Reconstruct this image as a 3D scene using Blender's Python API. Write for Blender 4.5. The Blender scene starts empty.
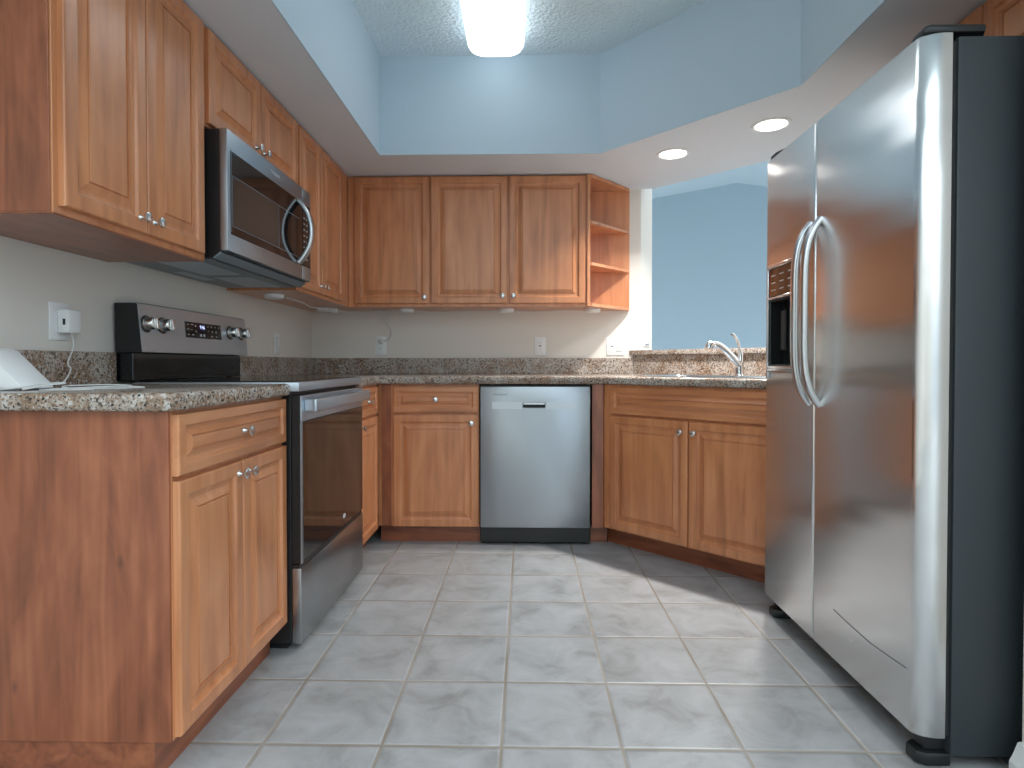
import bpy, bmesh, math, random
from mathutils import Vector, Matrix
random.seed(7)
PI = math.pi
S = bpy.context.scene
C = S.collection
V = Vector

# ---------------------------------------------------------------- camera
cd = bpy.data.cameras.new('camera')
cam = bpy.data.objects.new('camera', cd); C.objects.link(cam)
cam.location = (0, 0, 0.979)
cam.rotation_euler = (math.radians(90 - 0.9), 0, math.radians(1.26))
cd.sensor_width = 36.0
cd.lens = 591.0 / 1024 * 36.0
cd.shift_y = -10.7 / 1024
cd.clip_start = 0.02
S.camera = cam

# ---------------------------------------------------------------- world: pale daylight that comes in from the open end of the room
w = bpy.data.worlds.new('daylight'); S.world = w
w.use_nodes = True
bg = w.node_tree.nodes['Background']
_n, _l = w.node_tree.nodes, w.node_tree.links
_tc = _n.new('ShaderNodeTexCoord'); _sx = _n.new('ShaderNodeSeparateXYZ'); _rp = _n.new('ShaderNodeValToRGB')
_l.new(_tc.outputs['Generated'], _sx.inputs[0]); _l.new(_sx.outputs[2], _rp.inputs['Fac'])
_rp.color_ramp.elements[0].position = 0.0; _rp.color_ramp.elements[0].color = (0.19, 0.23, 0.26, 1)
_rp.color_ramp.elements[1].position = 0.75; _rp.color_ramp.elements[1].color = (0.80, 0.93, 1.0, 1)
_l.new(_rp.outputs[0], bg.inputs[0])
bg.inputs[1].default_value = 4.25                     # overcast: bright overhead, dim at the horizon
S.view_settings.view_transform = 'Standard'
S.view_settings.look = 'None'
S.view_settings.gamma = 1.0
S.view_settings.use_curve_mapping = False
S.view_settings.exposure = 0.0
FLUO = 2.5          # fluorescent lens
CAN = 4.0            # recessed lens face
CANW = 14.0          # recessed lamp power, W
S.cycles.max_bounces = 10
S.cycles.diffuse_bounces = 6
S.cycles.glossy_bounces = 5
S.cycles.sample_clamp_indirect = 6.0

# ---------------------------------------------------------------- materials
def lin(r, g, b):
    f = lambda c: (c / 12.92) if c <= 0.04045 else ((c + 0.055) / 1.055) ** 2.4
    return (f(r / 255), f(g / 255), f(b / 255), 1)

def base(name):
    m = bpy.data.materials.new(name); m.use_nodes = True
    nt = m.node_tree
    return m, nt, nt.nodes['Principled BSDF']

def plain(name, col, rough=0.5, metal=0.0, spec=0.5, bump=None):
    m, nt, p = base(name)
    p.inputs['Base Color'].default_value = col
    p.inputs['Roughness'].default_value = rough
    p.inputs['Metallic'].default_value = metal
    p.inputs['Specular IOR Level'].default_value = spec
    if bump:
        sc, st, dist = bump
        tc = nt.nodes.new('ShaderNodeTexCoord'); n = nt.nodes.new('ShaderNodeTexNoise'); b = nt.nodes.new('ShaderNodeBump')
        n.inputs['Scale'].default_value = sc; n.inputs['Detail'].default_value = 3
        b.inputs['Strength'].default_value = st; b.inputs['Distance'].default_value = dist
        nt.links.new(tc.outputs['Object'], n.inputs['Vector'])
        nt.links.new(n.outputs['Fac'], b.inputs['Height']); nt.links.new(b.outputs['Normal'], p.inputs['Normal'])
    return m

def emit(name, col, strength):
    m, nt, p = base(name)
    p.inputs['Base Color'].default_value = (0.8, 0.8, 0.8, 1)
    p.inputs['Emission Color'].default_value = col
    p.inputs['Emission Strength'].default_value = strength
    return m

def ramp(nt, stops):
    r = nt.nodes.new('ShaderNodeValToRGB')
    e = r.color_ramp.elements
    while len(e) < len(stops): e.new(0.5)
    for el, (pos, col) in zip(e, stops): el.position = pos; el.color = col
    return r

def wood(name, dark, mid, light, grain='z', rough=0.34, knots=False, figure=1.0):
    m, nt, p = base(name); N = nt.nodes; L = nt.links
    tc = N.new('ShaderNodeTexCoord'); oi = N.new('ShaderNodeObjectInfo')
    mul = N.new('ShaderNodeVectorMath'); mul.operation = 'MULTIPLY_ADD'
    comb = N.new('ShaderNodeCombineXYZ')
    mm = N.new('ShaderNodeMath'); mm.operation = 'MULTIPLY'; mm.inputs[1].default_value = 37.0
    L.new(oi.outputs['Random'], mm.inputs[0])
    for i in range(3): L.new(mm.outputs[0], comb.inputs[i])
    sc = {'z': (26, 26, 1.6), 'x': (1.6, 26, 26), 'y': (26, 1.6, 26)}[grain]
    mul.inputs[1].default_value = sc
    L.new(tc.outputs['Object'], mul.inputs[0]); L.new(comb.outputs[0], mul.inputs[2])
    n1 = N.new('ShaderNodeTexNoise'); n1.inputs['Scale'].default_value = 1.0; n1.inputs['Detail'].default_value = 5; n1.inputs['Distortion'].default_value = 0.6 * figure
    L.new(mul.outputs[0], n1.inputs['Vector'])
    # broad planks / figure
    mul2 = N.new('ShaderNodeVectorMath'); mul2.operation = 'MULTIPLY_ADD'
    sc2 = {'z': (7, 7, 2.2), 'x': (2.2, 7, 7), 'y': (7, 2.2, 7)}[grain]
    mul2.inputs[1].default_value = sc2
    L.new(tc.outputs['Object'], mul2.inputs[0]); L.new(comb.outputs[0], mul2.inputs[2])
    n2 = N.new('ShaderNodeTexNoise'); n2.inputs['Scale'].default_value = 1.0; n2.inputs['Detail'].default_value = 3; n2.inputs['Distortion'].default_value = 1.2 * figure
    L.new(mul2.outputs[0], n2.inputs['Vector'])
    mx = N.new('ShaderNodeMath'); mx.operation = 'MULTIPLY_ADD'; mx.inputs[1].default_value = 0.55
    ms = N.new('ShaderNodeMath'); ms.operation = 'MULTIPLY'; ms.inputs[1].default_value = 0.45
    L.new(n2.outputs['Fac'], ms.inputs[0]); L.new(n1.outputs['Fac'], mx.inputs[0]); L.new(ms.outputs[0], mx.inputs[2])
    r = ramp(nt, [(0.34, dark), (0.50, mid), (0.66, light)])
    L.new(mx.outputs[0], r.inputs['Fac'])
    col = r.outputs['Color']
    if knots:
        mul3 = N.new('ShaderNodeVectorMath'); mul3.operation = 'MULTIPLY'
        mul3.inputs[1].default_value = {'z': (11, 11, 5), 'x': (5, 11, 11), 'y': (11, 5, 11)}[grain]
        L.new(tc.outputs['Object'], mul3.inputs[0])
        vo = N.new('ShaderNodeTexVoronoi'); vo.inputs['Scale'].default_value = 1.0; vo.inputs['Randomness'].default_value = 1.0
        L.new(mul3.outputs[0], vo.inputs['Vector'])
        kr = ramp(nt, [(0.03, (1, 1, 1, 1)), (0.11, (0, 0, 0, 1))])
        L.new(vo.outputs['Distance'], kr.inputs['Fac'])
        mixk = N.new('ShaderNodeMix'); mixk.data_type = 'RGBA'
        mixk.inputs[7].default_value = (dark[0] * 0.35, dark[1] * 0.3, dark[2] * 0.3, 1)
        kf = N.new('ShaderNodeMath'); kf.operation = 'MULTIPLY'; kf.inputs[1].default_value = 0.5
        L.new(kr.outputs['Color'], kf.inputs[0]); L.new(kf.outputs[0], mixk.inputs[0]); L.new(col, mixk.inputs[6])
        # wavy cathedral veins
        wv = N.new('ShaderNodeTexWave'); wv.wave_type = 'BANDS'; wv.bands_direction = 'DIAGONAL'; wv.inputs['Scale'].default_value = 0.55; wv.inputs['Distortion'].default_value = 9; wv.inputs['Detail'].default_value = 3; wv.inputs['Detail Scale'].default_value = 0.55
        mul4 = N.new('ShaderNodeVectorMath'); mul4.operation = 'MULTIPLY_ADD'
        mul4.inputs[1].default_value = {'z': (4.5, 4.5, 0.9), 'x': (0.9, 4.5, 4.5), 'y': (4.5, 0.9, 4.5)}[grain]
        L.new(tc.outputs['Object'], mul4.inputs[0]); L.new(comb.outputs[0], mul4.inputs[2])
        L.new(mul4.outputs[0], wv.inputs['Vector'])
        wr = ramp(nt, [(0.0, (1, 1, 1, 1)), (0.10, (0, 0, 0, 1))])
        L.new(wv.outputs['Fac'], wr.inputs['Fac'])
        wf = N.new('ShaderNodeMath'); wf.operation = 'MULTIPLY'; wf.inputs[1].default_value = 0.28
        L.new(wr.outputs['Color'], wf.inputs[0])
        mixw = N.new('ShaderNodeMix'); mixw.data_type = 'RGBA'
        mixw.inputs[7].default_value = (dark[0] * 0.5, dark[1] * 0.45, dark[2] * 0.45, 1)
        L.new(wf.outputs[0], mixw.inputs[0]); L.new(mixk.outputs[2], mixw.inputs[6])
        col = mixw.outputs[2]
    L.new(col, p.inputs['Base Color'])
    p.inputs['Roughness'].default_value = rough
    p.inputs['Specular IOR Level'].default_value = 0.5
    p.inputs['Coat Weight'].default_value = 0.5; p.inputs['Coat Roughness'].default_value = 0.28
    b = N.new('ShaderNodeBump'); b.inputs['Strength'].default_value = 0.06; b.inputs['Distance'].default_value = 0.002
    L.new(n1.outputs['Fac'], b.inputs['Height']); L.new(b.outputs['Normal'], p.inputs['Normal'])
    return m

def granite(name):
    m, nt, p = base(name); N = nt.nodes; L = nt.links
    tc = N.new('ShaderNodeTexCoord')
    def noise(s, d=4, dist=0.0):
        n = N.new('ShaderNodeTexNoise'); n.inputs['Scale'].default_value = s; n.inputs['Detail'].default_value = d; n.inputs['Distortion'].default_value = dist
        L.new(tc.outputs['Object'], n.inputs['Vector']); return n.outputs['Fac']
    def mix(a, b, f):
        x = N.new('ShaderNodeMix'); x.data_type = 'RGBA'
        for s, v in ((6, a), (7, b)):
            if hasattr(v, 'node'): L.new(v, x.inputs[s])
            else: x.inputs[s].default_value = v
        L.new(f, x.inputs[0]); return x.outputs[2]
    def thr(src, a, b):
        r = ramp(nt, [(a, (0, 0, 0, 1)), (b, (1, 1, 1, 1))]); L.new(src, r.inputs['Fac']); return r.outputs['Color']
    c = mix(lin(178, 168, 158), lin(146, 122, 102), thr(noise(11, 3, 0.5), 0.42, 0.62))
    c = mix(c, lin(192, 186, 178), thr(noise(95, 3, 0.3), 0.50, 0.66))
    c = mix(c, lin(126, 94, 72), thr(noise(120, 4, 0.6), 0.53, 0.66))
    c = mix(c, lin(88, 76, 68), thr(noise(90, 5, 0.5), 0.55, 0.66))
    c = mix(c, lin(34, 32, 33), thr(noise(150, 4, 0.3), 0.58, 0.63))
    L.new(c, p.inputs['Base Color'])
    p.inputs['Roughness'].default_value = 0.16
    return m

def tile(name):
    m, nt, p = base(name); N = nt.nodes; L = nt.links
    T = 0.308
    tc = N.new('ShaderNodeTexCoord')
    off = N.new('ShaderNodeVectorMath'); off.operation = 'MULTIPLY_ADD'
    off.inputs[1].default_value = (1 / T, 1 / T, 1)
    off.inputs[2].default_value = (0.060 / T + 20, -3.034 / T + 30, 0)
    L.new(tc.outputs['Object'], off.inputs[0])
    fr = N.new('ShaderNodeVectorMath'); fr.operation = 'FRACTION'; L.new(off.outputs[0], fr.inputs[0])
    fl = N.new('ShaderNodeVectorMath'); fl.operation = 'FLOOR'; L.new(off.outputs[0], fl.inputs[0])
    sub = N.new('ShaderNodeVectorMath'); sub.operation = 'SUBTRACT'; sub.inputs[1].default_value = (0.5, 0.5, 0.5); L.new(fr.outputs[0], sub.inputs[0])
    ab = N.new('ShaderNodeVectorMath'); ab.operation = 'ABSOLUTE'; L.new(sub.outputs[0], ab.inputs[0])
    sp = N.new('ShaderNodeSeparateXYZ'); L.new(ab.outputs[0], sp.inputs[0])
    mxx = N.new('ShaderNodeMath'); mxx.operation = 'MAXIMUM'; L.new(sp.outputs[0], mxx.inputs[0]); L.new(sp.outputs[1], mxx.inputs[1])
    mask = ramp(nt, [(0.484, (0, 0, 0, 1)), (0.490, (1, 1, 1, 1))]); L.new(mxx.outputs[0], mask.inputs['Fac'])
    wn = N.new('ShaderNodeTexWhiteNoise'); wn.noise_dimensions = '2D'; L.new(fl.outputs[0], wn.inputs['Vector'])
    sh = N.new('ShaderNodeVectorMath'); sh.operation = 'MULTIPLY_ADD'; sh.inputs[1].default_value = (9, 9, 9)
    L.new(wn.outputs['Color'], sh.inputs[0]); L.new(tc.outputs['Object'], sh.inputs[2])
    n = N.new('ShaderNodeTexNoise'); n.inputs['Scale'].default_value = 7.5; n.inputs['Detail'].default_value = 7; n.inputs['Roughness'].default_value = 0.62; n.inputs['Distortion'].default_value = 0.6
    L.new(sh.outputs[0], n.inputs['Vector'])
    r = ramp(nt, [(0.30, lin(134, 134, 133)), (0.47, lin(155, 156, 157)), (0.68, lin(170, 171, 173))])
    L.new(n.outputs['Fac'], r.inputs['Fac'])
    gn = N.new('ShaderNodeTexNoise'); gn.inputs['Scale'].default_value = 3.0; L.new(tc.outputs['Object'], gn.inputs['Vector'])
    gr = ramp(nt, [(0.35, lin(134, 124, 112)), (0.65, lin(160, 153, 144))]); L.new(gn.outputs['Fac'], gr.inputs['Fac'])
    mx = N.new('ShaderNodeMix'); mx.data_type = 'RGBA'
    L.new(mask.outputs['Color'], mx.inputs[0]); L.new(r.outputs['Color'], mx.inputs[6]); L.new(gr.outputs['Color'], mx.inputs[7])
    L.new(mx.outputs[2], p.inputs['Base Color'])
    rr = N.new('ShaderNodeMapRange'); rr.inputs[3].default_value = 0.36; rr.inputs[4].default_value = 0.8
    L.new(mask.outputs['Color'], rr.inputs[0]); L.new(rr.outputs[0], p.inputs['Roughness'])
    soft = ramp(nt, [(0.470, (1, 1, 1, 1)), (0.492, (0, 0, 0, 1))]); L.new(mxx.outputs[0], soft.inputs['Fac'])
    b = N.new('ShaderNodeBump'); b.inputs['Strength'].default_value = 0.6; b.inputs['Distance'].default_value = 0.003
    L.new(soft.outputs['Color'], b.inputs['Height'])
    b2 = N.new('ShaderNodeBump'); b2.inputs['Strength'].default_value = 0.12; b2.inputs['Distance'].default_value = 0.002
    L.new(n.outputs['Fac'], b2.inputs['Height']); L.new(b.outputs['Normal'], b2.inputs['Normal'])
    L.new(b2.outputs['Normal'], p.inputs['Normal'])
    return m

def steel(name, col=(0.56, 0.57, 0.58, 1), rough=0.24, brush='x', wavy=0.0, bumpk=0.05, aniso=0.0, arot=0.0):
    m, nt, p = base(name); N = nt.nodes; L = nt.links
    if aniso:
        tg = N.new('ShaderNodeTangent'); tg.direction_type = 'RADIAL'; tg.axis = 'Z'
        L.new(tg.outputs[0], p.inputs['Tangent'])
        p.inputs['Anisotropic'].default_value = aniso; p.inputs['Anisotropic Rotation'].default_value = arot
    p.inputs['Base Color'].default_value = col
    p.inputs['Metallic'].default_value = 1.0
    p.inputs['Roughness'].default_value = rough
    tc = N.new('ShaderNodeTexCoord')
    mp = N.new('ShaderNodeVectorMath'); mp.operation = 'MULTIPLY'
    mp.inputs[1].default_value = {'x': (2, 500, 500), 'z': (500, 500, 2), 'y': (500, 2, 500)}[brush]
    L.new(tc.outputs['Object'], mp.inputs[0])
    n = N.new('ShaderNodeTexNoise'); n.inputs['Scale'].default_value = 1; n.inputs['Detail'].default_value = 2
    L.new(mp.outputs[0], n.inputs['Vector'])
    b = N.new('ShaderNodeBump'); b.inputs['Strength'].default_value = bumpk; b.inputs['Distance'].default_value = 0.0006
    L.new(n.outputs['Fac'], b.inputs['Height'])
    if wavy:
        mw = N.new('ShaderNodeVectorMath'); mw.operation = 'MULTIPLY'; mw.inputs[1].default_value = (2.2, 1.0, 6.0)
        L.new(tc.outputs['Object'], mw.inputs[0])
        n2 = N.new('ShaderNodeTexNoise'); n2.inputs['Scale'].default_value = 1.0; n2.inputs['Detail'].default_value = 1.0
        L.new(mw.outputs[0], n2.inputs['Vector'])
        b2 = N.new('ShaderNodeBump'); b2.inputs['Strength'].default_value = 1.0; b2.inputs['Distance'].default_value = wavy
        L.new(n2.outputs['Fac'], b2.inputs['Height']); L.new(b2.outputs['Normal'], b.inputs['Normal'])
    L.new(b.outputs['Normal'], p.inputs['Normal'])
    return m

M = {}
M['wall'] = plain('greige wall paint', lin(226, 221, 213), 0.75, bump=(160, 0.12, 0.002))
M['soffit'] = plain('soffit paint', lin(210, 215, 220), 0.8, bump=(120, 0.15, 0.002))
M['blue'] = plain('pale blue tray paint', lin(184, 202, 213), 0.8, bump=(160, 0.06, 0.002))
M['farblue'] = plain('dusty blue wall paint', lin(178, 196, 206), 0.85)
M['farceil'] = plain('far ceiling paint', lin(226, 238, 244), 0.85)
M['ceil'] = plain('textured ceiling', lin(214, 230, 236), 0.9, bump=(55, 0.9, 0.012))
M['tile'] = tile('grey ceramic tile')
M['white'] = plain('white trim', lin(225, 226, 224), 0.45)
WD, WM, WL = lin(174, 110, 70), lin(200, 132, 87), lin(213, 148, 104)
M['wood'] = wood('maple veneer', WD, WM, WL, 'z')
M['woodh'] = wood('maple veneer across', WD, WM, WL, 'x')
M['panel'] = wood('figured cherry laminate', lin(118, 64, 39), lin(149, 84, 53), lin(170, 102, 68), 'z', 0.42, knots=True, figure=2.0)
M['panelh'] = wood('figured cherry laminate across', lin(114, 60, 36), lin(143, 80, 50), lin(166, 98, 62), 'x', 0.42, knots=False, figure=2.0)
M['granite'] = granite('speckled granite')
M['steel'] = steel('brushed stainless', (0.54, 0.60, 0.66, 1), 0.42)
M['fridge'] = steel('brushed stainless doors', (0.80, 0.79, 0.78, 1), 0.22, 'x', wavy=0.006, bumpk=0.01, aniso=0.8)
M['dw'] = steel('satin stainless', (0.40, 0.43, 0.46, 1), 0.30, 'x', bumpk=0.01, aniso=0.8, arot=0.25)
M['band'] = steel('control band steel', (0.52, 0.55, 0.58, 1), 0.34, 'x')
M['dark_steel'] = steel('dark stainless', (0.40, 0.44, 0.48, 1), 0.38)
M['nickel'] = plain('satin nickel', (0.72, 0.71, 0.69, 1), 0.22, 1.0)
M['handle'] = plain('polished handle', (0.62, 0.64, 0.66, 1), 0.24, 1.0)
M['chrome'] = plain('chrome', (0.78, 0.79, 0.80, 1), 0.12, 1.0)
M['black'] = plain('black plastic', (0.012, 0.013, 0.014, 1), 0.35)
M['blackgloss'] = plain('black glass', (0.006, 0.007, 0.008, 1), 0.06, 0, 0.6)
M['glass'] = plain('dark oven glass', (0.010, 0.008, 0.007, 1), 0.05, 0, 0.9)
M['screen'] = plain('microwave screen', (0.05, 0.045, 0.042, 1), 0.12, 0, 0.8)
M['grey'] = plain('textured grey enamel', lin(50, 56, 60), 0.42, bump=(260, 0.35, 0.0015))
M['gasket'] = plain('grey gasket', lin(60, 62, 64), 0.6)
M['filter'] = plain('grease filter mesh', lin(196, 204, 208), 0.5, 0.2, bump=(300, 0.6, 0.002))
M['hoodgrey'] = plain('hood grey', lin(122, 132, 138), 0.4)
M['toegrey'] = plain('toe panel grey', lin(74, 84, 90), 0.45)
M['drawer_steel'] = steel('drawer stainless', (0.42, 0.43, 0.44, 1), 0.28)
M['plastic'] = plain('white plastic', lin(236, 238, 238), 0.35)
M['cable'] = plain('white cable', lin(214, 216, 216), 0.45)
M['slot'] = plain('dark slot', lin(40, 40, 42), 0.6)
M['gaptick'] = plain('grey mark', lin(120, 124, 130), 0.5)
M['mark'] = plain('silver print', lin(186, 190, 194), 0.4)
M['ink'] = plain('dark grey print', lin(72, 80, 88), 0.4)
M['lens'] = emit('fluorescent lens', (0.90, 0.96, 1.0, 1), FLUO)
M['can'] = emit('recessed lens', (1.0, 0.965, 0.93, 1), CAN)
M['digits'] = emit('blue clock digits', (0.55, 0.65, 1.0, 1), 1.2)
M['dispback'] = plain('navy display', (0.008, 0.008, 0.06, 1), 0.15)
M['bluelight'] = emit('dispenser light strip', (0.45, 0.62, 1.0, 1), 0.9)

# ---------------------------------------------------------------- mesh helpers
class MB:
    def __init__(s): s.bm = bmesh.new()
    def box(s, x0, x1, y0, y1, z0, z1, bev=0.0, seg=1):
        vs = [s.bm.verts.new((x, y, z)) for x in (x0, x1) for y in (y0, y1) for z in (z0, z1)]
        F = [(0, 1, 3, 2), (4, 6, 7, 5), (0, 4, 5, 1), (2, 3, 7, 6), (0, 2, 6, 4), (1, 5, 7, 3)]
        fs = [s.bm.faces.new([vs[i] for i in f]) for f in F]
        if bev:
            es = list({e for f in fs for e in f.edges})
            bmesh.ops.bevel(s.bm, geom=es, offset=bev, segments=seg, affect='EDGES', profile=0.5)
        return s
    def prism(s, pts, z0, z1, bev=0.0, seg=2, axis='z', top_only=False):
        """extrude a 2-D polygon; axis z: (x,y); axis x: (y,z); axis y: (x,z)"""
        def P(p, h): return {'z': (p[0], p[1], h), 'x': (h, p[0], p[1]), 'y': (p[0], h, p[1])}[axis]
        a = [s.bm.verts.new(P(p, z0)) for p in pts]; b = [s.bm.verts.new(P(p, z1)) for p in pts]
        n = len(pts)
        fs = [s.bm.faces.new(a[::-1]), s.bm.faces.new(b)]
        for i in range(n): fs.append(s.bm.faces.new((a[i], a[(i + 1) % n], b[(i + 1) % n], b[i])))
        bmesh.ops.recalc_face_normals(s.bm, faces=fs)
        if bev:
            es = {e for f in fs[:2] for e in f.edges} if not top_only else set(fs[1].edges)
            bmesh.ops.bevel(s.bm, geom=list(es), offset=bev, segments=seg, affect='EDGES', profile=0.5)
        return s
    def lathe(s, prof, mat=Matrix(), n=24):
        """prof: list of (r, h) about local z"""
        rings = []
        for r, h in prof:
            if r < 1e-6: rings.append([s.bm.verts.new(mat @ V((0, 0, h)))])
            else: rings.append([s.bm.verts.new(mat @ V((r * math.cos(2 * PI * i / n), r * math.sin(2 * PI * i / n), h))) for i in range(n)])
        for A, B in zip(rings, rings[1:]):
            for i in range(n):
                j = (i + 1) % n
                if len(A) == 1 and len(B) == 1: continue
                if len(A) == 1: s.bm.faces.new((A[0], B[i], B[j]))
                elif len(B) == 1: s.bm.faces.new((A[i], A[j], B[0]))
                else: s.bm.faces.new((A[i], A[j], B[j], B[i]))
        return s
    def sweep(s, path, section, cap=True, up=V((0, 0, 1)), scales=None):
        """section: 2-D pts in (side, up') frame"""
        path = [V(p) for p in path]; rings = []
        n = len(path); nrm = None
        for i, p in enumerate(path):
            t = (path[min(i + 1, n - 1)] - path[max(i - 1, 0)]).normalized()
            if nrm is None:
                nrm = up - t * up.dot(t)
                if nrm.length < 1e-4: nrm = V((1, 0, 0)) - t * t.x
            else:
                nrm = nrm - t * nrm.dot(t)
            nrm.normalize()
            side = t.cross(nrm)
            k = scales[i] if scales else 1.0
            rings.append([s.bm.verts.new(p + side * a * k + nrm * b * k) for a, b in section])
        m = len(section)
        for A, B in zip(rings, rings[1:]):
            for i in range(m):
                s.bm.faces.new((A[i], A[(i + 1) % m], B[(i + 1) % m], B[i]))
        if cap:
            s.bm.faces.new(rings[0][::-1]); s.bm.faces.new(rings[-1])
        return s
    def tube(s, path, r, n=10, cap=True, scales=None):
        return s.sweep(path, [(r * math.cos(2 * PI * i / n), r * math.sin(2 * PI * i / n)) for i in range(n)], cap, scales=scales)
    def rings(s, profile, w, h, x0=0.0, z0=0.0):
        """front face at y=0 looking down -y; profile: (inset, depth) with depth>0 going into +y; closes with a flat centre"""
        R = []
        for ins, d in profile:
            R.append([s.bm.verts.new((x0 + x, d, z0 + z)) for x, z in ((ins, ins), (w - ins, ins), (w - ins, h - ins), (ins, h - ins))])
        s.bm.faces.new(R[0][::-1])
        for A, B in zip(R, R[1:]):
            for i in range(4):
                j = (i + 1) % 4
                s.bm.faces.new((A[i], A[j], B[j], B[i]))
        s.bm.faces.new(R[-1])
        return s
    def obj(s, name, mat, parent=None, smooth=None, loc=(0, 0, 0)):
        bmesh.ops.recalc_face_normals(s.bm, faces=s.bm.faces)
        me = bpy.data.meshes.new(name); s.bm.to_mesh(me); s.bm.free()
        me.materials.append(M[mat])
        if smooth:
            me.polygons.foreach_set('use_smooth', [True] * len(me.polygons))
            me.set_sharp_from_angle(angle=math.radians(smooth))
        o = bpy.data.objects.new(name, me); C.objects.link(o)
        o.location = loc
        if parent: o.parent = parent
        return o

def thing(name, label, cat, loc=(0, 0, 0), rz=0.0, group=None):
    o = bpy.data.objects.new(name, None); C.objects.link(o)
    o.empty_display_size = 0.1
    o.location = loc; o.rotation_euler = (0, 0, rz)
    o['label'] = label; o['category'] = cat
    if group: o['group'] = group
    return o
def tag(o, label, cat, group=None):
    o['label'] = label; o['category'] = cat
    if group: o['group'] = group
    return o
def struct(mb, name, mat):
    o = mb.obj(name, mat); o['kind'] = 'structure'; return o
def copy_tree(o, parent=None):
    c = o.copy(); C.objects.link(c)
    if parent: c.parent = parent
    for ch in list(o.children): copy_tree(ch, c)
    return c
def text(body, size, mat, parent, loc, rot, name='lettering', depth=0.0004, align='CENTER', xs=1.0):
    cu = bpy.data.curves.new(name, 'FONT'); cu.body = body; cu.size = size; cu.extrude = depth
    cu.align_x = align; cu.align_y = 'CENTER'
    t = bpy.data.objects.new(name, cu); C.objects.link(t)
    dg = bpy.context.evaluated_depsgraph_get()
    me = bpy.data.meshes.new_from_object(t.evaluated_get(dg))
    bpy.data.objects.remove(t); bpy.data.curves.remove(cu)
    me.materials.clear(); me.materials.append(M[mat])
    o = bpy.data.objects.new(name, me); C.objects.link(o)
    o.location = loc; o.rotation_euler = rot; o.scale = (xs, 1, 1)
    if parent: o.parent = parent
    return o
FRONT = (PI / 2, 0, 0)      # text on a face that looks down local -y
def arc(a, b, bulge, n=14, power=None):
    """points from a to b bowed along the vector bulge"""
    a, b, bulge = V(a), V(b), V(bulge)
    out = []
    for i in range(n + 1):
        t = i / n
        k = math.sin(PI * t) if power is None else 1 - abs(2 * t - 1) ** power
        out.append(a.lerp(b, t) + bulge * k)
    return out
def bez(pts, n=8):
    """Catmull-Rom through pts"""
    P = [V(p) for p in pts]; P = [P[0] * 2 - P[1]] + P + [P[-1] * 2 - P[-2]]
    out = []
    for i in range(1, len(P) - 2):
        p0, p1, p2, p3 = P[i - 1:i + 3]
        for k in range(n):
            t = k / n
            out.append(0.5 * ((2 * p1) + (p2 - p0) * t + (2 * p0 - 5 * p1 + 4 * p2 - p3) * t * t + (3 * p1 - p0 - 3 * p2 + p3) * t ** 3))
    out.append(P[-2]); return out
def rrect(w, h, r, n=4):
    pts = []
    for cx, cy, a0 in ((w / 2 - r, h / 2 - r, 0), (-w / 2 + r, h / 2 - r, 90), (-w / 2 + r, -h / 2 + r, 180), (w / 2 - r, -h / 2 + r, 270)):
        for i in range(n + 1):
            a = math.radians(a0 + 90 * i / n); pts.append((cx + r * math.cos(a), cy + r * math.sin(a)))
    return pts

# ---------------------------------------------------------------- the room
XL, XR, YB = -1.402, 1.75, 3.86          # kitchen walls
ZS, ZC = 2.112, 2.64                    # soffit underside, tray ceiling
YN = 0.3                                # ceiling and soffit cut short here, out of view, to let sky light in
r2 = math.sqrt(0.5)
struct(MB().box(-1.6, 7.0, -4.2, 6.7, -0.08, 0.0), 'floor', 'tile')
struct(MB().box(XL - 0.12, XL, -2.6, YB + 0.12, 0, ZC + 0.1), 'wall_left', 'wall')
# back wall with its mitred end (the jamb of the pass-through)
struct(MB().prism([(XL - 0.0, YB), (0.750, YB), (0.842, YB + 0.092), (0.80, YB + 0.13), (XL, YB + 0.13)], 0, 2.9), 'wall_back', 'wall')
# low wall that carries the bar ledge, running at 45 degrees to the fridge wall
struct(MB().prism([(0.752, YB - 0.016), (XR, 4.594 - XR - 0.0), (XR, 4.775 - XR), (0.842, YB + 0.075)], 0, 1.036), 'wall_bar', 'wall')
struct(MB().box(XR, XR + 0.12, 1.40, 3.02, 0, 2.9), 'wall_right', 'wall')
struct(MB().box(1.155, XR + 0.12, 0.9, 1.385, 0, ZS + 0.01), 'wall_stub', 'wall')
struct(MB().box(-1.52, 0.7, -2.72, -2.6, 0, 2.6), 'wall_sky_block', 'wall')  # added unseen wall, keeps low sky out of fridge and dishwasher reflections
# tray ceiling and its drop
struct(MB().box(XL, XR + 0.2, YN, 3.4, ZC, ZC + 0.1), 'ceiling', 'ceil')
tray = [(-0.788, YN), (-0.788, 3.205), (0.403, 3.205), (1.120, 2.445), (1.120, YN)]
sl = MB()
sl.prism([(XL, YN), (-0.794, YN), (-0.794, 3.211), (-0.794, YB), (XL, YB)], ZS, ZS + 0.05)
sl.prism([(-0.794, 3.211), (0.4055, 3.211), (0.83, 3.86), (0.75, YB), (-0.794, YB)], ZS, ZS + 0.05)
sl.prism([(0.4055, 3.211), (1.126, 2.447), (XR, 2.94), (0.83, 3.86)], ZS, ZS + 0.05)
sl.prism([(1.126, YN), (XR + 0.1, YN), (XR + 0.1, 2.84), (XR, 2.94), (1.126, 2.447)], ZS, ZS + 0.05)
struct(sl, 'ceiling_soffit', 'soffit')
sd = MB()
for (a, b) in zip(tray, tray[1:]):
    d = (V(b) - V(a)).normalized(); nrm = V((-d.y, d.x)) * 0.006   # into the soffit
    a2, b2 = V(a) + nrm, V(b) + nrm
    sd.prism([tuple(a), tuple(b), tuple(b2), tuple(a2)], ZS - 0.0005, ZC)
struct(sd, 'trim_tray', 'blue')
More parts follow.
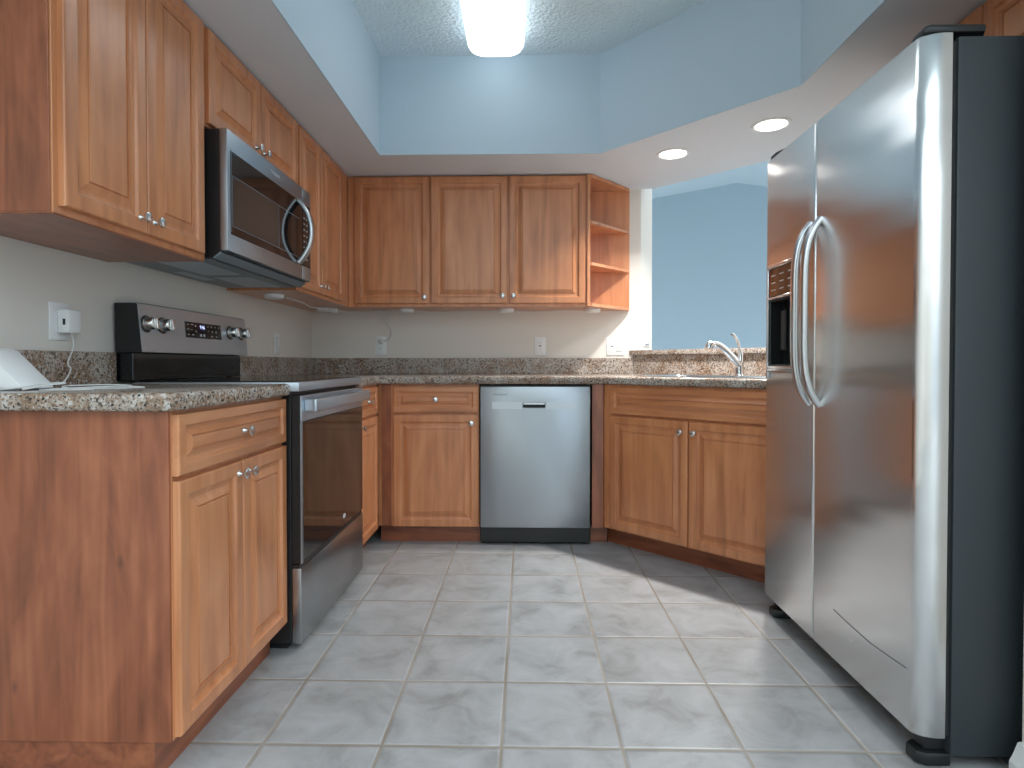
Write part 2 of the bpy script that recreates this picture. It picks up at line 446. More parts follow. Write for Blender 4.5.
# header over the pass-through, seen from the far room
struct(MB().prism([(0.775, 3.845), (0.83, 3.8605), (XR + 0.12, 2.8205), (XR + 0.12, 2.70)], ZS + 0.0505, 3.2), 'wall_header', 'farblue')
# far room with its vaulted ceiling
struct(MB().prism([(0.0, 0), (7.0, 0), (7.0, 2.35), (2.30, 2.944), (0.0, 2.53)], 6.5, 6.6, axis='y'), 'wall_far', 'farblue')
vc = MB()
vc.prism([(-0.1, 2.512), (2.30, 2.944), (2.30, 3.03), (-0.1, 2.60)], 3.99, 6.52, axis='y')
vc.prism([(2.30, 2.944), (7.0, 2.35), (7.0, 2.43), (2.30, 3.03)], 3.99, 6.52, axis='y')
struct(vc, 'ceiling_vault', 'farceil')
# baseboard on the wall stub beside the fridge
struct(MB().prism([(1.155, 0), (1.155, 0.10), (1.147, 0.098), (1.138, 0.075), (1.128, 0.055), (1.126, 0)], 0.9, 1.388, axis='y'), 'baseboard_stub', 'white')

# ---------------------------------------------------------------- cabinets
DOORP = lambda t: [(0, t), (0, 0.004), (0.0015, 0.0012), (0.005, 0), (0.036, 0), (0.0385, 0.002), (0.0415, 0.0075), (0.046, 0.0095), (0.054, 0.0098), (0.060, 0.0075), (0.074, 0.0015), (0.0746, 0.0056), (0.0785, 0.0058), (0.0800, 0.0020), (0.084, 0.0012)]
DRAWP = lambda t: [(0, t), (0, 0.004), (0.0015, 0.0012), (0.005, 0), (0.026, 0), (0.0285, 0.002), (0.031, 0.007), (0.0345, 0.0085), (0.040, 0.0088), (0.044, 0.0070), (0.053, 0.0015), (0.0535, 0.0048), (0.0565, 0.0050), (0.058, 0.0018), (0.061, 0.0012)]
def knob(parent, x, z, y=0.0):
    mat = Matrix.Translation((x, y, z)) @ Matrix.Rotation(PI / 2, 4, 'X')
    return MB().lathe([(0, 0), (0.0085, 0), (0.0075, 0.003), (0.0050, 0.006), (0.0045, 0.013), (0.0075, 0.017), (0.0135, 0.019), (0.0150, 0.022), (0.0145, 0.025), (0.010, 0.0275), (0.0, 0.0285)], mat).obj('knob', 'nickel', parent, smooth=40)
T = 0.018
def door(parent, x0, x1, z0, z1, kx=None, kz=None, name='door', mat='wood'):
    d = MB().rings(DOORP(T) if name == 'door' else DRAWP(T), x1 - x0, z1 - z0).obj(name, mat, parent, loc=(x0, -T, z0))
    if kx is not None: knob(d, kx - x0, kz - z0)
    return d
def body(parent, w, d, z0, z1, mat='wood', frame=0.02):
    """a cabinet carcass: closed box with a face frame whose front is y=0"""
    b = MB().box(0, w, 0.0, d, z0, z1, 0.0012)
    return b.obj('carcass', mat, parent)

LW = PI / 2           # faces +x (left wall run)
UZ0, UZ1 = 1.324, 2.108
DZ0, DZ1 = 1.342, 2.098
XF = -1.070           # face frame plane of the wall cabinets on the left wall

# upper cabinet nearest the camera
y0 = 1.318
t = thing('wall_cabinet', 'tall two-door wood wall cabinet above the counter end, its figured side panel showing', 'cabinet', (XF, y0, 0), LW)
wd = 1.957 - y0
MB().box(0.004, wd, 0.0, 0.328, UZ0, UZ1, 0.001).obj('carcass', 'wood', t)
MB().box(-0.0005, 0.0035, 0.004, 0.328, UZ0 + 0.001, UZ1, 0.0008).obj('side_panel', 'panel', t)
MB().box(0.005, wd - 0.001, 0.002, 0.326, UZ0 - 0.0035, UZ0 - 0.0005).obj('bottom_panel', 'panelh', t)
door(t, 0.020, 0.314, DZ0, DZ1, 0.283, 1.380)
door(t, 0.320, 0.613, DZ0, DZ1, 0.345, 1.380)
# cabinet above the microwave
t = thing('wall_cabinet', 'short two-door wood wall cabinet directly above the microwave', 'cabinet', (XF, 1.960, 0), LW)
MB().box(0, 0.782, 0.0, 0.328, 1.776, UZ1, 0.001).obj('carcass', 'wood', t)
door(t, 0.005, 0.386, 1.784, DZ1, 0.345, 1.826)
door(t, 0.391, 0.776, 1.784, DZ1, 0.415, 1.826)
# upper cabinet between microwave and corner
t = thing('wall_cabinet', 'two-door wood wall cabinet between the microwave and the wall corner', 'cabinet', (XF, 2.745, 0), LW)
wd = YB - 0.004 - 2.745
MB().box(0, wd, 0.0, 0.328, UZ0, UZ1, 0.001).obj('carcass', 'wood', t)
door(t, 0.015, 0.309, DZ0, DZ1, 0.290, 1.380)
door(t, 0.314, 0.664, DZ0, DZ1, 0.342, 1.380)
# back wall uppers
FY = 3.558
t = thing('wall_cabinet', 'single-door wood wall cabinet on the back wall, in the corner', 'cabinet', (-1.068, FY, 0))
MB().box(0, 0.4975, 0.0, YB - FY - 0.003, UZ0, UZ1, 0.001).obj('carcass', 'wood', t)
door(t, 0.041, 0.491, DZ0, DZ1, 0.465, 1.378)
t = thing('wall_cabinet', 'two-door wood wall cabinet in the middle of the back wall beside the open shelves', 'cabinet', (-0.5695, FY, 0))
MB().box(0, 0.9395, 0.0, YB - FY - 0.003, UZ0, UZ1, 0.001).obj('carcass', 'wood', t)
door(t, 0.0055, 0.4625, DZ0, DZ1, 0.436, 1.386)
door(t, 0.4745, 0.929, DZ0, DZ1, 0.501, 1.386)
# open corner shelves
t = thing('open_shelf_unit', 'angled open wood corner shelf unit ending the back wall cabinets', 'shelf', (0.3705, 3.540, 0))
dd = YB - 0.003 - 3.540
ww = 0.304
tri = lambda ins=0.0: [(0.018, 0.002 + ins), (0.018, dd - 0.013), (ww - 0.004 - ins, dd - 0.013), (ww - 0.004 - ins, dd - 0.022), (0.030, 0.002 + ins)]
MB().box(0.0, 0.018, 0.0, dd, UZ0, UZ1, 0.001).obj('side_panel', 'wood', t)
MB().box(0.018, ww, dd - 0.012, dd, UZ0, UZ1, 0.001).obj('back_panel', 'wood', t)
for nm, z in (('bottom_board', UZ0), ('shelf', 1.568), ('shelf', 1.816), ('top_board', UZ1 - 0.018)):
    MB().prism(tri(), z, z + 0.018, 0.001).obj(nm, 'wood', t)
# cabinet over the fridge
t = thing('wall_cabinet', 'wood cabinet tucked under the soffit above the refrigerator', 'cabinet', (1.438, 2.345, 0), -PI / 2)
MB().box(0, 0.940, 0.0, 0.308, 1.83, UZ1, 0.001).obj('carcass', 'wood', t)
door(t, 0.012, 0.457, 1.845, DZ1, 0.43, 1.87)
door(t, 0.462, 0.930, 1.845, DZ1, 0.49, 1.87)

# base cabinets
CZ, CB = 0.914, 0.871          # counter top and underside
BX = -0.818
t = thing('base_cabinet', 'wood base cabinet with one drawer over two doors, figured end panel toward the viewer', 'cabinet', (BX, 1.338, 0), LW)
wd = 1.969 - 1.338
MB().box(0.008, wd, 0.0, 0.575, 0.10, CB - 0.001, 0.001).obj('carcass', 'wood', t)
MB().box(0.0, 0.0075, 0.002, 0.575, 0.10, CB - 0.001, 0.001).obj('end_panel', 'panel', t)
MB().box(0.006, wd, 0.045, 0.550, 0.0, 0.0995, 0.001).obj('toe_kick', 'panelh', t)
door(t, 0.010, wd - 0.004, 0.718, 0.862, wd / 2 + 0.01, 0.790, 'drawer_front', 'woodh')
door(t, 0.012, wd / 2 + 0.002, 0.108, 0.706, wd / 2 - 0.022, 0.672)
door(t, wd / 2 + 0.007, wd - 0.004, 0.108, 0.706, wd / 2 + 0.032, 0.672)
# narrow one in the corner beyond the range
t = thing('base_cabinet', 'narrow wood base cabinet between the range and the corner, drawer over door', 'cabinet', (-0.798, 2.742, 0), LW)
MB().box(0, 0.420, 0.0, 0.595, 0.10, CB - 0.001, 0.001).obj('carcass', 'wood', t)
MB().box(0, 0.420, 0.06, 0.55, 0.0, 0.0995).obj('toe_kick', 'panelh', t)
door(t, 0.015, 0.378, 0.718, 0.860, 0.19, 0.79, 'drawer_front', 'woodh')
door(t, 0.015, 0.378, 0.104, 0.704, 0.045, 0.672)
# back base cabinet
BY = 3.183
t = thing('base_cabinet', 'single-door wood base cabinet with drawer, next to the dishwasher', 'cabinet', (-0.796, BY, 0))
MB().box(0, 0.549, 0.0, YB - BY - 0.003, 0.10, CB - 0.001, 0.001).obj('carcass', 'wood', t)
MB().box(0.0, 0.549, 0.062, 0.5, 0.0, 0.0995).obj('toe_kick', 'panelh', t)
MB().box(0.020, 0.072, -0.003, -0.0003, 0.101, CB - 0.002).obj('filler_strip', 'panel', t)
door(t, 0.086, 0.544, 0.718, 0.857, 0.315, 0.789, 'drawer_front', 'woodh')
door(t, 0.086, 0.544, 0.101, 0.705, 0.508, 0.662)
# sink base at 45 degrees, with the filler that turns the corner
DG = 3.606                      # x + y of the face frame line
t = thing('sink_cabinet', 'angled two-door wood sink base cabinet with false drawer front below the faucet', 'cabinet', (0.4260, DG - 0.4260, 0), -PI / 4)
L2 = 1.0
cb = MB(); zt = CB - 0.001
cb.box(0.0, 0.018, 0.0205, 0.600, 0.10, zt); cb.box(L2 - 0.018, L2, 0.0205, 0.600, 0.10, zt); cb.box(0.0185, L2 - 0.0185, 0.0205, 0.585, 0.10, 0.118); cb.box(0.0185, L2 - 0.0185, 0.5855, 0.600, 0.10, zt)
cb.box(0.0, L2, 0.0, 0.020, 0.10, zt, 0.001)
cb.obj('carcass', 'wood', t)
MB().box(-0.035, L2, 0.083, 0.55, 0.0, 0.0995).obj('toe_kick', 'panelh', t)
door(t, 0.050, 0.962, 0.718, 0.857, None, None, 'false_front', 'woodh')
door(t, 0.050, 0.503, 0.108, 0.706, 0.470, 0.655)
door(t, 0.509, 0.962, 0.108, 0.706, 0.540, 0.655)
fl = MB()
fl.prism([(0.360, 3.168), (0.418, 3.168), (0.426, 3.178), (0.426, 3.26), (0.360, 3.26)], 0.10, CB - 0.001)
tag(fl.obj('filler_panel', 'panel'), 'plain vertical wood filler panel between dishwasher and angled sink cabinet', 'panel')
tk = MB().box(0.360, 0.452, 3.245, 3.30, 0.0, 0.0995)
tag(tk.obj('toe_kick_board', 'panelh'), 'short wood toe kick board at the floor beside the dishwasher', 'trim board')

# ---------------------------------------------------------------- counters
def boolean_cut(o, cutter):
    md = o.modifiers.new('cut', 'BOOLEAN'); md.object = cutter; md.operation = 'DIFFERENCE'; md.solver = 'EXACT'
    dg = bpy.context.evaluated_depsgraph_get()
    me = bpy.data.meshes.new_from_object(o.evaluated_get(dg))
    o.modifiers.remove(md); o.data = me
    bpy.data.objects.remove(cutter)
t = thing('countertop', 'speckled granite countertop on the near cabinet, with cables and white device on it', 'countertop', (0, 0, CB))
H = CZ - CB
MB().prism([(XL + 0.003, 1.308), (-0.808, 1.308), (-0.790, 1.326), (-0.790, 1.968), (XL + 0.003, 1.968)], 0, H, 0.012, 3).obj('slab', 'granite', t, smooth=45)
MB().box(XL + 0.003, XL + 0.023, 1.310, 1.968, H + 0.0005, 0.147, 0.002).obj('backsplash', 'granite', t)
t = thing('countertop', 'long granite countertop along the back wall turning to the sink', 'countertop', (0, 0, CB))
CD = 3.575
slab = MB().prism([(XL + 0.003, 2.742), (-0.775, 2.742), (-0.775, 3.145), (0.430, 3.145), (1.190, CD - 1.190), (XR - 0.004, CD - 1.190), (XR - 0.004, 4.59 - XR), (0.737, YB - 0.003), (XL + 0.003, YB - 0.003)], 0, H, 0.012, 3).obj('slab', 'granite', t, smooth=45)
# sink hole
SX, SY = 0.86 + 0.20 * r2 * 0, 0
sc_c = V((0.775, 2.80, 0)) + V((r2, r2, 0)) * 0.305       # centre of the sink
cut = MB().box(-0.36, 0.36, -0.205, 0.205, -0.2, 0.2, 0.03).obj('cutter', 'granite', None, loc=(sc_c.x, sc_c.y, CZ))
cut.rotation_euler = (0, 0, -PI / 4)
bpy.context.view_layer.update()
boolean_cut(slab, cut)
bs = MB().box(XL + 0.024, 0.693, YB - 0.023, YB - 0.003, H + 0.0005, 0.147, 0.002); bs.obj('backsplash', 'granite', t)
MB().box(XL + 0.003, XL + 0.0235, 2.742, YB - 0.003, H + 0.0005, 0.147, 0.002).obj('backsplash', 'granite', t)
MB().prism([(0.700, YB - 0.0035), (XR - 0.004, 4.560 - XR + 0.004), (XR - 0.004, 4.588 - XR + 0.004), (0.730, YB - 0.0035)], H + 0.0005, 1.0355 - CB).obj('backsplash', 'granite', t)
t = MB().prism([(0.675, YB - 0.002), (XR - 0.003, 4.535 - XR + 0.003), (XR - 0.003, 4.93 - XR), (0.868, YB + 0.170 - 0.03), (0.849, YB + 0.098), (0.752, YB - 0.002)], 1.037, 1.068, 0.004, 2).obj('bar_ledge', 'granite', smooth=45)
tag(t, 'raised granite bar ledge on the low angled wall behind the faucet', 'ledge')
# sink
t = thing('sink', 'stainless drop-in sink set in the angled counter in front of the faucet', 'sink', (sc_c.x, sc_c.y, CZ), -PI / 4)
sk = MB()
def ringpts(w, h, r, z): return [(x, y, z) for x, y in rrect(w, h, r, 5)]
loops = [(0.745, 0.435, 0.05, 0.0005), (0.745, 0.435, 0.05, 0.004), (0.715, 0.405, 0.05, 0.004), (0.690, 0.385, 0.05, -0.01), (0.670, 0.365, 0.05, -0.17), (0.60, 0.30, 0.05, -0.185)]
RR = [[sk.bm.verts.new(p) for p in ringpts(*l)] for l in loops]
for A, B in zip(RR, RR[1:]):
    for i in range(len(A)): sk.bm.faces.new((A[i], A[(i + 1) % len(A)], B[(i + 1) % len(A)], B[i]))
sk.bm.faces.new(RR[-1])
sk.obj('basin', 'chrome', t, smooth=40)
MB().lathe([(0, 0.004), (0.03, 0.004), (0.04, 0.0), (0.043, 0.0)], Matrix.Translation((0, 0, -0.185)), 20).obj('drain', 'steel', t, smooth=40)
# faucet
FX, FYY = 1.160, 3.225
t = thing('faucet', 'chrome single-lever kitchen faucet with arched pull-out spout', 'faucet', (FX, FYY, CZ + 0.0005), math.atan2(-0.30, -0.95))
# local +x points along the spout
MB().lathe([(0, 0), (0.030, 0), (0.030, 0.004), (0.026, 0.008), (0.024, 0.03), (0.023, 0.06), (0.021, 0.075), (0, 0.078)], n=24).obj('base', 'chrome', t, smooth=40)
sp = bez([(0.002, 0, 0.055), (0.045, 0, 0.100), (0.095, 0, 0.145), (0.130, 0, 0.166), (0.160, 0, 0.174), (0.183, 0, 0.166), (0.195, 0, 0.142)], 6)
MB().tube(sp, 0.0180, 16, scales=[1.25 - 0.35 * min(1, i / 22) + (0.28 if i > 26 else 0.0) for i in range(len(sp))]).obj('spout', 'chrome', t, smooth=50)
MB().tube(bez([(-0.004, 0, 0.070), (-0.007, 0, 0.105), (-0.004, 0, 0.135)], 6), 0.017, 14, scales=[1.2 - 0.045 * i for i in range(13)]).obj('valve', 'chrome', t, smooth=50)
MB().sweep(bez([(-0.004, 0, 0.130), (0.004, 0, 0.168), (0.018, 0, 0.200), (0.040, 0, 0.224), (0.050, 0, 0.224)], 6), rrect(0.017, 0.010, 0.004, 3), up=V((1, 0, 0))).obj('lever', 'chrome', t, smooth=50)

# ---------------------------------------------------------------- range
RW = 0.765
t = thing('range', 'freestanding stainless electric range with black glass oven door and backguard knobs', 'range', (-0.757, 1.9725, 0), LW)
# local: x along width, y into the wall; front of door y=0
MB().box(0.002, RW - 0.002, 0.034, 0.600, 0.03, 0.885, 0.002).obj('body', 'black', t)
MB().box(0.03, RW - 0.03, 0.06, 0.55, 0.0, 0.0295).obj('plinth', 'black', t)
ct = MB().box(0.0, RW, 0.004, 0.572, 0.886, 0.917, 0.003, 2).obj('cooktop_frame', 'steel', t, smooth=40)
cg = MB().box(0.012, RW - 0.012, 0.030, 0.560, 0.9173, 0.921, 0.001).obj('cooktop_glass', 'blackgloss', t)
# oven door: stainless frame piece at top, dark glass below
dr = MB().box(0.004, RW - 0.004, 0.004, 0.033, 0.300, 0.872, 0.002).obj('oven_door', 'black', t)
MB().box(0.004, RW - 0.004, -0.002, 0.0035, 0.784, 0.872, 0.002).obj('door_rail', 'steel', dr)
MB().box(0.022, RW - 0.010, -0.001, 0.0035, 0.306, 0.782, 0.0015).obj('door_glass', 'glass', dr)
MB().box(0.004, 0.0205, -0.001, 0.0035, 0.300, 0.783, 0.0012).obj('door_edge', 'dark_steel', dr)
hp = [(0.035, -0.003, 0.835), (0.035, -0.038, 0.835), (RW - 0.035, -0.038, 0.835), (RW - 0.035, -0.003, 0.835)]
hb = MB().box(0.030, RW - 0.030, -0.046, -0.030, 0.815, 0.860, 0.006, 3)
hb.box(0.036, 0.058, -0.032, -0.0022, 0.818, 0.857, 0.002); hb.box(RW - 0.058, RW - 0.036, -0.032, -0.0022, 0.818, 0.857, 0.002)
hb.obj('door_handle', 'steel', dr, smooth=40)
lg = MB().lathe([(0.0, 0), (0.016, 0), (0.016, 0.0006), (0, 0.0006)], Matrix.Translation((RW * 0.62, -0.0011, 0.345)) @ Matrix.Rotation(PI / 2, 4, 'X') @ Matrix.Diagonal((1.15, 0.62, 1, 1)), 20).obj('emblem', 'mark', dr)
dw = MB().box(0.002, RW - 0.002, 0.000, 0.033, 0.028, 0.286, 0.004, 2).obj('storage_drawer', 'drawer_steel', t, smooth=40)
MB().box(0.002, RW - 0.002, 0.006, 0.033, 0.2865, 0.2985).obj('drawer_gap', 'black', t)
# backguard: lower black plate then tilted stainless control panel
ZB0, ZB1 = 1.018, 1.187
yw = 0.634                            # y of the wall side
MB().box(0.004, RW - 0.004, 0.573, yw, 0.9215, ZB0 - 0.001, 0.002).obj('back_plate', 'blackgloss', t)
prof = [(yw, ZB0), (0.544, ZB0), (0.542, ZB0 + 0.008), (0.556, ZB1 - 0.006), (0.561, ZB1), (yw, ZB1)]
bgd = MB().prism(prof, 0.004, RW - 0.004, 0.001, axis='x').obj('backguard', 'black', t)
fy = lambda z: 0.542 + (0.556 - 0.542) * (z - ZB0 - 0.008) / (ZB1 - ZB0 - 0.014)
fp = [(fy(ZB0 + 0.004) - 0.004, ZB0 + 0.002), (fy(ZB1 - 0.004) - 0.004, ZB1 - 0.003), (fy(ZB1) + 0.005, ZB1 + 0.002), (fy(ZB1) + 0.03, ZB1 + 0.002), (fy(ZB1) + 0.03, ZB1 + 0.0005), (fy(ZB1) + 0.0045, ZB1 - 0.001), (fy(ZB1) - 0.0005, ZB1 - 0.004), (fy(ZB0) - 0.0005, ZB0 + 0.002)]
cp = MB().prism(fp, 0.003, RW - 0.003, axis='x').obj('control_panel', 'steel', bgd)
tilt = math.atan2(0.014, 0.155)
def face(x, z, off=0.0045): return Matrix.Translation((x, fy(z) - off, z)) @ Matrix.Rotation(-tilt, 4, 'X')
for ky in (0.036, 0.126, 0.612, 0.712):
    mt = face(ky, 1.117) @ Matrix.Rotation(PI / 2, 4, 'X')
    kb = MB().lathe([(0, 0), (0.026, 0), (0.026, 0.004), (0.022, 0.006), (0.0215, 0.026), (0.018, 0.030), (0, 0.030)], mt, 26).obj('control_knob', 'nickel', bgd, smooth=40)
    mb = MB()
    mb.box(-0.0065, 0.0065, -0.022, 0.022, 0.030, 0.042, 0.003, 2)
    bmesh.ops.transform(mb.bm, matrix=mt, verts=mb.bm.verts)
    mb.obj('knob_grip', 'nickel', kb, smooth=40)
    mb = MB().lathe([(0.0262, 0.0), (0.030, 0.0), (0.030, 0.0012), (0.0262, 0.0012)], mt, 26); mb.obj('knob_ring', 'black', kb)
mb = MB().box(-0.133, 0.133, -0.0015, 0.0015, -0.032, 0.030, 0.001)
bmesh.ops.transform(mb.bm, matrix=face(0.400, 1.1135), verts=mb.bm.verts)
ds = mb.obj('display', 'blackgloss', bgd)
mb = MB().box(-0.042, 0.012, -0.0022, -0.0016, -0.004, 0.026)
bmesh.ops.transform(mb.bm, matrix=face(0.400, 1.1135), verts=mb.bm.verts); mb.obj('clock_window', 'dispback', ds)
def ftext(s, size, mat, x, z, nm):
    m4 = face(0.400 + x, 1.1135 + z, 0.0075) @ Matrix.Rotation(PI / 2, 4, 'X')
    o = text(s, size, mat, ds, (0, 0, 0), (0, 0, 0), nm); o.matrix_local = m4; return o
ftext('9:46', 0.020, 'digits', -0.015, 0.012, 'clock_digits')
mb = MB()
for (x, z, w_, h_) in [(-0.115, 0.019, .012, .003), (-0.085, 0.020, .016, .003), (-0.115, 0.001, .016, .003), (-0.09, 0.0, .014, .003), (-0.062, 0.016, .007, .006), (-0.062, -0.006, .007, .006), (-0.115, -0.02, .012, .003), (-0.085, -0.02, .014, .004),
                       (-0.028, -0.020, .014, .010), (-0.004, -0.020, .012, .010), (0.03, 0.018, .006, .004), (0.055, 0.018, .008, .006), (0.085, 0.018, .008, .003), (0.03, 0.0, .006, .004), (0.06, -0.002, .007, .007), (0.09, -0.002, .007, .007), (0.055, -0.021, .012, .004), (0.09, -0.021, .012, .004), (0.115, 0.018, .006, .004)]:
    mb = MB().box(x - w_ / 2, x + w_ / 2, -0.0022, -0.0016, z - h_ / 2, z + h_ / 2)
    bmesh.ops.transform(mb.bm, matrix=face(0.400, 1.1135), verts=mb.bm.verts); mb.obj('key_mark', 'mark', ds)

# ---------------------------------------------------------------- microwave
t = thing('microwave', 'stainless over-the-range microwave with bowed vertical handle', 'microwave', (-0.996, 1.9665, 0), LW)
W = 0.770
mb = MB().prism([(0.028, 1.768), (-XL - 0.996 - 0.003, 1.768), (-XL - 0.996 - 0.003, 1.336), (0.055, 1.336), (0.028, 1.358)], 0.004, W - 0.004, axis='x')
mb.obj('housing', 'black', t)
us = MB().box(0.02, W - 0.02, 0.07, -XL - 0.996 - 0.02, 1.332, 1.3357).obj('underside', 'hoodgrey', t)
for a, b in ((0.05, 0.35), (0.41, 0.71)):
    MB().box(a, b, 0.12, 0.27, 1.3295, 1.3317, 0.001).obj('grease_filter', 'filter', us)
MB().box(0.27, 0.49, 0.30, 0.35, 1.3295, 1.3317, 0.001).obj('lamp_cover', 'filter', us)
mb = MB().prism([(0.027, 1.3575), (0.054, 1.3365), (0.050, 1.334), (0.022, 1.353)], 0.004, W - 0.004, axis='x').obj('vent_lip', 'hoodgrey', t)
# door and control panel share the stainless face
XS = 0.667
fd = MB()
fd.box(0.0, XS - 0.0015, 0.0, 0.027, 1.360, 1.768, 0.003, 2)
dr = fd.obj('door', 'dark_steel', t, smooth=40)
fc = MB().box(XS + 0.0015, W, 0.0, 0.027, 1.360, 1.768, 0.003, 2).obj('control_column', 'dark_steel', t, smooth=40)
MB().box(0.020, XS - 0.0018, -0.0015, 0.004, 1.419, 1.701, 0.001).obj('door_glass', 'blackgloss', dr)
MB().box(XS + 0.0018, W - 0.010, -0.0015, 0.004, 1.419, 1.701, 0.001).obj('key_panel', 'blackgloss', fc)
sc = MB().box(0.036, 0.405, -0.0021, -0.0016, 1.452, 1.616, 0.0002).obj('window_screen', 'screen', dr)
ln = MB()
ln.box(0.030, XS - 0.04, -0.0023, -0.0016, 1.618, 1.6205); ln.box(0.030, XS - 0.04, -0.0023, -0.0016, 1.4475, 1.450); ln.box(0.030, 0.0325, -0.0023, -0.0016, 1.450, 1.618); ln.box(0.408, 0.411, -0.0023, -0.0016, 1.450, 1.618); ln.box(0.022, 0.0245, -0.0023, -0.0016, 1.426, 1.707)
ln.obj('window_outline', 'gaptick', dr)
hx = 0.612
path = arc((hx, -0.004, 1.424), (hx, -0.004, 1.694), (0, -0.058, 0), 20, 2.2)
hb = MB().sweep(path, rrect(0.020, 0.036, 0.007, 3), up=V((1, 0, 0)))
hb.obj('handle', 'handle', dr, smooth=50)
text('Whirlpool', 0.020, 'mark', dr, (0.379, -0.0004, 1.737), FRONT, 'logo')
for r_ in range(8):
    for c_ in range(2): MB().box(0.676 + c_ * 0.032, 0.692 + c_ * 0.032, -0.0021, -0.0016, 1.45 + r_ * 0.026, 1.455 + r_ * 0.026).obj('key_mark', 'mark', fc)

# ---------------------------------------------------------------- dishwasher
t = thing('dishwasher', 'stainless dishwasher with recessed pocket handle under the back counter', 'dishwasher', (-0.2445, 3.160, 0))
W = 0.598
MB().box(0.004, W - 0.004, 0.026, 0.60, 0.015, 0.864, 0.001).obj('tub', 'black', t)
z0, z1 = 0.100, 0.858
# door front with a real pocket for the handle
px0, px1, pz0, pz1 = 0.232, 0.354, 0.744, 0.774
dm = MB()
dm.box(0.005, W - 0.005, 0.0, 0.025, z0, z1, 0.003, 2)
dr = dm.obj('door', 'dw', t, smooth=40)
cutter = MB().box(px0, px1, -0.02, 0.018, pz0, pz1, 0.006, 2).obj('cutter', 'black', None)
cutter.location = (-0.2445, 3.160, 0)
bpy.context.view_layer.update()
boolean_cut(dr, cutter)
MB().box(px0 + 0.001, px1 - 0.001, 0.0155, 0.0175, pz0 + 0.001, pz1 - 0.001).obj('pocket_back', 'slot', dr)
MB().box(px0 + 0.003, px1 - 0.003, 0.003, 0.009, pz1 - 0.013, pz1 - 0.001, 0.001).obj('grip_lip', 'handle', dr)
MB().box(0.068, px0 - 0.004, -0.0006, 0.0004, 0.738, 0.776).obj('control_band', 'band', dr)
MB().box(px1 + 0.004, 0.520, -0.0006, 0.0004, 0.738, 0.776).obj('control_band', 'band', dr)
text('Whirlpool', 0.018, 'ink', dr, (0.072, -0.0004, 0.816), FRONT, 'logo', align='LEFT')
MB().box(0.006, W - 0.006, 0.040, 0.050, 0.012, 0.096, 0.002).obj('toe_panel', 'toegrey', t)

# ---------------------------------------------------------------- fridge
FYN, FYF = 1.430, 2.345
t = thing('refrigerator', 'large stainless side-by-side refrigerator with dark grey cabinet and ice dispenser', 'refrigerator', (0.944, FYF, 0), -PI / 2)
# local x runs toward the camera (0 at the far side), y into the alcove, front y=0
FW = FYF - FYN
MB().box(0.004, FW - 0.004, 0.082, 0.775, 0.030, 1.757, 0.006, 2).obj('cabinet_shell', 'grey', t, smooth=40)
MB().box(0.010, FW - 0.010, 0.068, 0.0815, 0.080, 1.745).obj('gasket', 'black', t)
ZD0, ZD1 = 0.076, 1.764
def fdoor(x0, x1, curve_lo, curve_hi, name):
    """plan outline of a door with rounded vertical ends, extruded in z"""
    D_ = 0.066; pts = []
    n = 10
    def corner(cx, sgn, rx, ry):
        # quarter ellipse from side to front
        out = []
        for i in range(n + 1):
            a = PI / 2 * i / n
            out.append((cx + sgn * rx * (1 - math.sin(a)) * -1 + sgn * rx, ry * (1 - math.sin(a))))
        return out
    lo_rx, hi_rx = curve_lo, curve_hi
    # far end
    pts.append((x0, D_))
    for i in range(n + 1):
        a = PI / 2 * i / n; pts.append((x0 + lo_rx * (1 - math.cos(a)), min(D_ * 0.85, lo_rx * 1.6) * (1 - math.sin(a))))
    for i in range(n + 1):
        a = PI / 2 * (1 - i / n); pts.append((x1 - hi_rx * (1 - math.cos(a)), min(D_ * 0.85, hi_rx * 1.6) * (1 - math.sin(a))))
    pts.append((x1, D_))
    return MB().prism(pts, ZD0, ZD1, 0.003, 2).obj(name, 'fridge', t, smooth=50)
XSPL = FYF - 1.950
fz = fdoor(0.0, XSPL - 0.004, 0.012, 0.006, 'freezer_door')
fr = fdoor(XSPL + 0.004, FW, 0.006, 0.034, 'fridge_door')
for d_, hx in ((fz, XSPL - 0.036), (fr, XSPL + 0.032)):
    path = arc((hx, 0.002, 0.845), (hx, 0.002, 1.445), (0, -0.052, 0), 28, 5.0)
    MB().sweep(path, rrect(0.021, 0.026, 0.008, 4), up=V((1, 0, 0))).obj('handle', 'handle', d_, smooth=50)
# dispenser on the freezer door
d0, d1, e0, e1 = 0.034, 0.315, 0.925, 1.352
cutter = MB().box(d0 + 0.012, d1 - 0.012, -0.03, 0.055, 0.972, 1.225, 0.004).obj('cutter', 'black', None)
cutter.location = (0.944, FYF, 0); cutter.rotation_euler = (0, 0, -PI / 2)
bpy.context.view_layer.update()
boolean_cut(fz, cutter)
fm = MB()
fm.box(d0, d0 + 0.013, -0.012, -0.0002, e0, e1, 0.004, 2); fm.box(d1 - 0.013, d1, -0.012, -0.0002, e0, e1, 0.004, 2)
fm.box(d0 + 0.010, d1 - 0.010, -0.012, -0.0002, e1 - 0.013, e1, 0.003); fm.box(d0 + 0.010, d1 - 0.010, -0.014, -0.0002, 0.947, 0.972, 0.006, 2)
fm.box(d0 + 0.010, d1 - 0.010, -0.011, -0.0002, 1.222, 1.232, 0.003)
dp = fm.obj('dispenser', 'handle', fz, smooth=40)
MB().box(d0 + 0.0135, d1 - 0.0135, -0.008, -0.0003, 1.2325, e1 - 0.0135, 0.002).obj('control_panel', 'blackgloss', dp)
MB().box(d0 + 0.0125, d1 - 0.0125, 0.050, 0.0545, 0.973, 1.221).obj('recess_back', 'black', dp)
